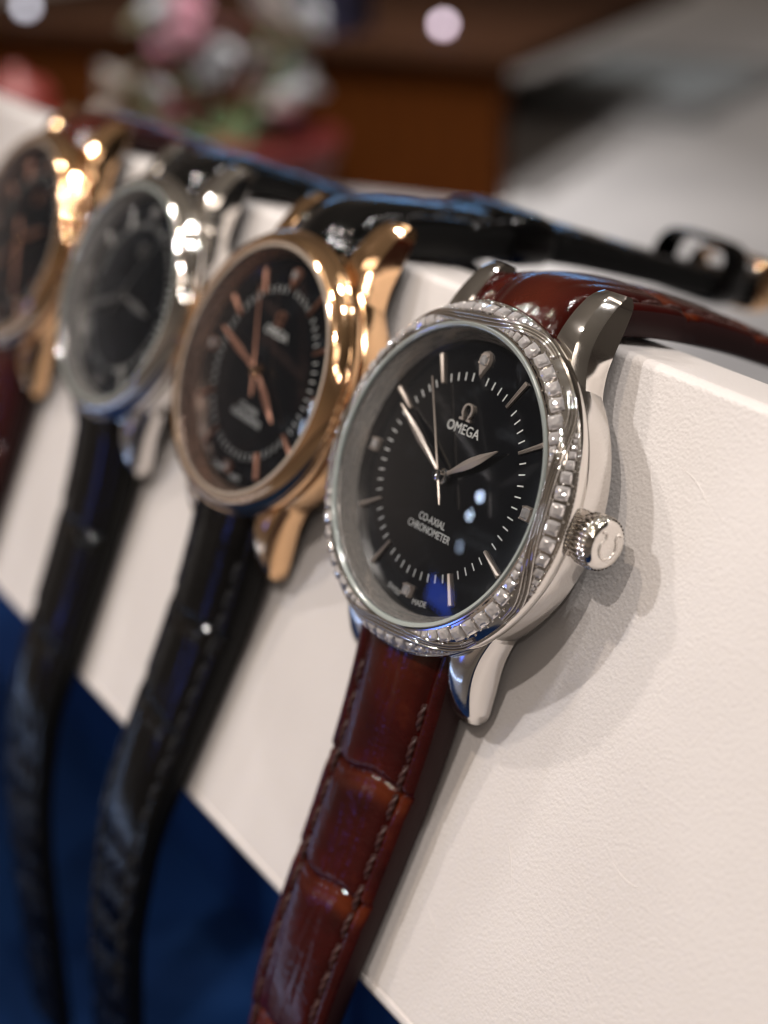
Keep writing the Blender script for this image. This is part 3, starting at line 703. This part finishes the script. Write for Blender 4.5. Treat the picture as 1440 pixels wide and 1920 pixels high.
def blossom_geo(r, seed):
    g = []; q = np.random.default_rng(seed)
    for ring, (n, tilt, rr) in enumerate(((5, 1.15, .55), (7, .75, .8), (9, .35, 1.0))):
        for k in range(n):
            a = 2*PI*k/n+ring*.4+q.uniform(-.15, .15); L_ = r*rr; wd = r*.5; V = []; F = []
            for i in range(6):
                u = i/5
                for j in range(5):
                    s = (j-2)/2; x = s*wd*math.sin(PI*(.15+.8*u)); y = u*L_*math.cos(tilt*(1-.2*u)); z = u*L_*math.sin(tilt)-.25*wd*s*s*-1
                    V.append((x*math.cos(a)-y*math.sin(a), x*math.sin(a)+y*math.cos(a), z))
            for i in range(5):
                for j in range(4): F.append((i*5+j, i*5+j+1, i*5+j+6, i*5+j+5))
            g.append((V, F))
    return joinv(g)
bq = obj('flower_arrangement', None, loc=(-415, 205, TABLE-.6)); tag(bq, 'blurred posy of pink, white and pale green flowers in a red pot', 'flowers')
v, f = disc_cap([(26, 0), (30, 4), (38, 22), (44, 36), (45, 40), (42, 41), (38, 36)], 48)
obj('pot', mesh('pot', v, f, flat('red_glaze', (.06, .006, .005), .6, .2), 40), bq, loc=(0, 0, 0))
pal = {'pink': (.45, .22, .27), 'white': (.66, .62, .58), 'grey': (.36, .36, .37), 'green': (.26, .27, .18), 'cream': (.42, .38, .30), 'peach': (.38, .26, .20), 'rose': (.26, .11, .13), 'red': (.28, .04, .03)}
pm = {k: flat('petal_'+k, c_, .6) for k, c_ in pal.items()}
bl = [('white', -434, 234, -14, 20), ('grey', -428, 203, -33, 17), ('cream', -447, 176, -37, 17), ('green', -462, 192, -16, 18), ('pink', -452, 197, -26, 20), ('pink', -455, 205, -10, 18), ('peach', -425, 226, -31, 15),
      ('grey', -418, 239, -34, 15), ('rose', -411, 228, -50, 15), ('red', -420, 205, -60, 14), ('green', -440, 172, -44, 13), ('white', -412, 214, -40, 11), ('rose', -440, 215, -20, 14), ('cream', -420, 240, -20, 13), ('pink', -436, 190, -48, 14)]
bl2 = []
for k, x, y, z, r_ in bl:
    bl2.append((k, x, y, z, r_*.55))
    for _ in range(3): bl2.append((random.choice([k, k, 'pink', 'white', 'green', 'grey']), x+random.uniform(-13, 13), y+random.uniform(-13, 13), z+random.uniform(-12, 12), random.uniform(4.5, 8.5)))
for i, (k, x, y, z, r_) in enumerate(bl2):
    obj('blossom', mesh('blossom', *blossom_geo(r_, i), pm[k], 60), bq, loc=(x+415, y-205, z-(TABLE-.6)), rot=(random.uniform(.1, .6), random.uniform(.2, .7), random.uniform(0, 6)))
g = []
for x, y, z, r_ in [(b_[1], b_[2], b_[3], b_[4]) for b_ in bl]:
    g.append(tube([(x+415, y-205, z-(TABLE-.6)), ((x+415)*.6, (y-205)*.6, (z-(TABLE-.6))*.7), (0, 0, 34)], 1.6, 6, up=(.3, .2, .9)))
obj('stems', mesh('stems', *joinv(g), flat('stem_green', (.05, .09, .03), .6)), bq)

jar = obj('red_jar', None, loc=(-486, 140, TABLE-.6)); tag(jar, 'blurred round red jar at the far left above the watches', 'jar')
obj('body', mesh('body', *disc_cap([(14, 0), (20, 6), (24, 24), (20, 42), (14, 48), (13.5, 50), (10, 50)], 40), flat('red_lacquer', (.15, .014, .009), .5), 60), jar)
obj('lid', mesh('lid', *disc_cap([(15, 49), (15.5, 52), (12, 58), (4, 61), (3, 64), (1, 65)], 40), flat('red_lid', (.13, .014, .010), .5), 60), jar)

def lampball(x, y, z, r_, col, st, label):
    m, t, b = mat('lit_bulb'); b.inputs['Emission Color'].default_value = (*col, 1); b.inputs['Emission Strength'].default_value = st
    root = obj('small_lamp', None, loc=(x, y, -27)); tag(root, label, 'lamp')
    prof = [(r_*math.sin(a), r_*math.cos(a)) for a in np.linspace(.12, 2.7, 12)]
    obj('bulb', mesh('bulb', *lathe(prof, 24), m, 60), root, loc=(0, 0, z+27))
    hgt = z+27-r_*.9
    obj('stem', mesh('stem', *disc_cap([(r_*1.6, 0), (r_*1.5, .8), (r_*.5, 1.2), (r_*.45, max(hgt, 1.6))], 20), WOOD_D, 40), root)
lampball(-440, 333, -23, 2.6, (1, .78, .95), 4.5, 'small lilac-white lamp on the cabinet top, right of the navy box')
lampball(-490, 309, -13, 2.3, (1, .9, .85), 7, 'small white lamp on the cabinet top behind the navy box')
lampball(-617, 200, -22, 3.0, (.85, .85, 1), 3.0, 'pale lamp at the far left end of the cabinet top')
bx = obj('navy_box', None, loc=(-479, 295, -27)); tag(bx, 'blurred dark navy box standing on the cabinet top', 'box')
v, f = box(-16, 16, -14, 14, 0, 18); obj('body', mesh('body', v, f, flat('navy_card', (.006, .006, .02), .5)), bx, rot=(0, 0, .5))
v, f = box(-17, 17, -15, 15, 18, 25); obj('lid', mesh('lid', v, f, flat('navy_lid', (.007, .007, .022), .5)), bx, rot=(0, 0, .5))
tr = obj('grey_tray', None, loc=(-560, 600, TABLE-.6)); tag(tr, 'blurred blue-grey flat tray on the pale counter, upper right', 'tray')
v, f = box(-90, 90, -60, 60, 0, 5); obj('base', mesh('base', v, f, flat('grey_felt', (.26, .285, .30), .7)), tr, rot=(0, 0, 2.0))
v, f = joinv([box(-94, -90, -64, 64, 0, 12), box(90, 94, -64, 64, 0, 12), box(-90, 90, -64, -60, 0, 12), box(-90, 90, 60, 64, 0, 12)]); obj('rim', mesh('rim', v, f, flat('grey_rim', (.25, .25, .25), .5)), tr, rot=(0, 0, 2.0))
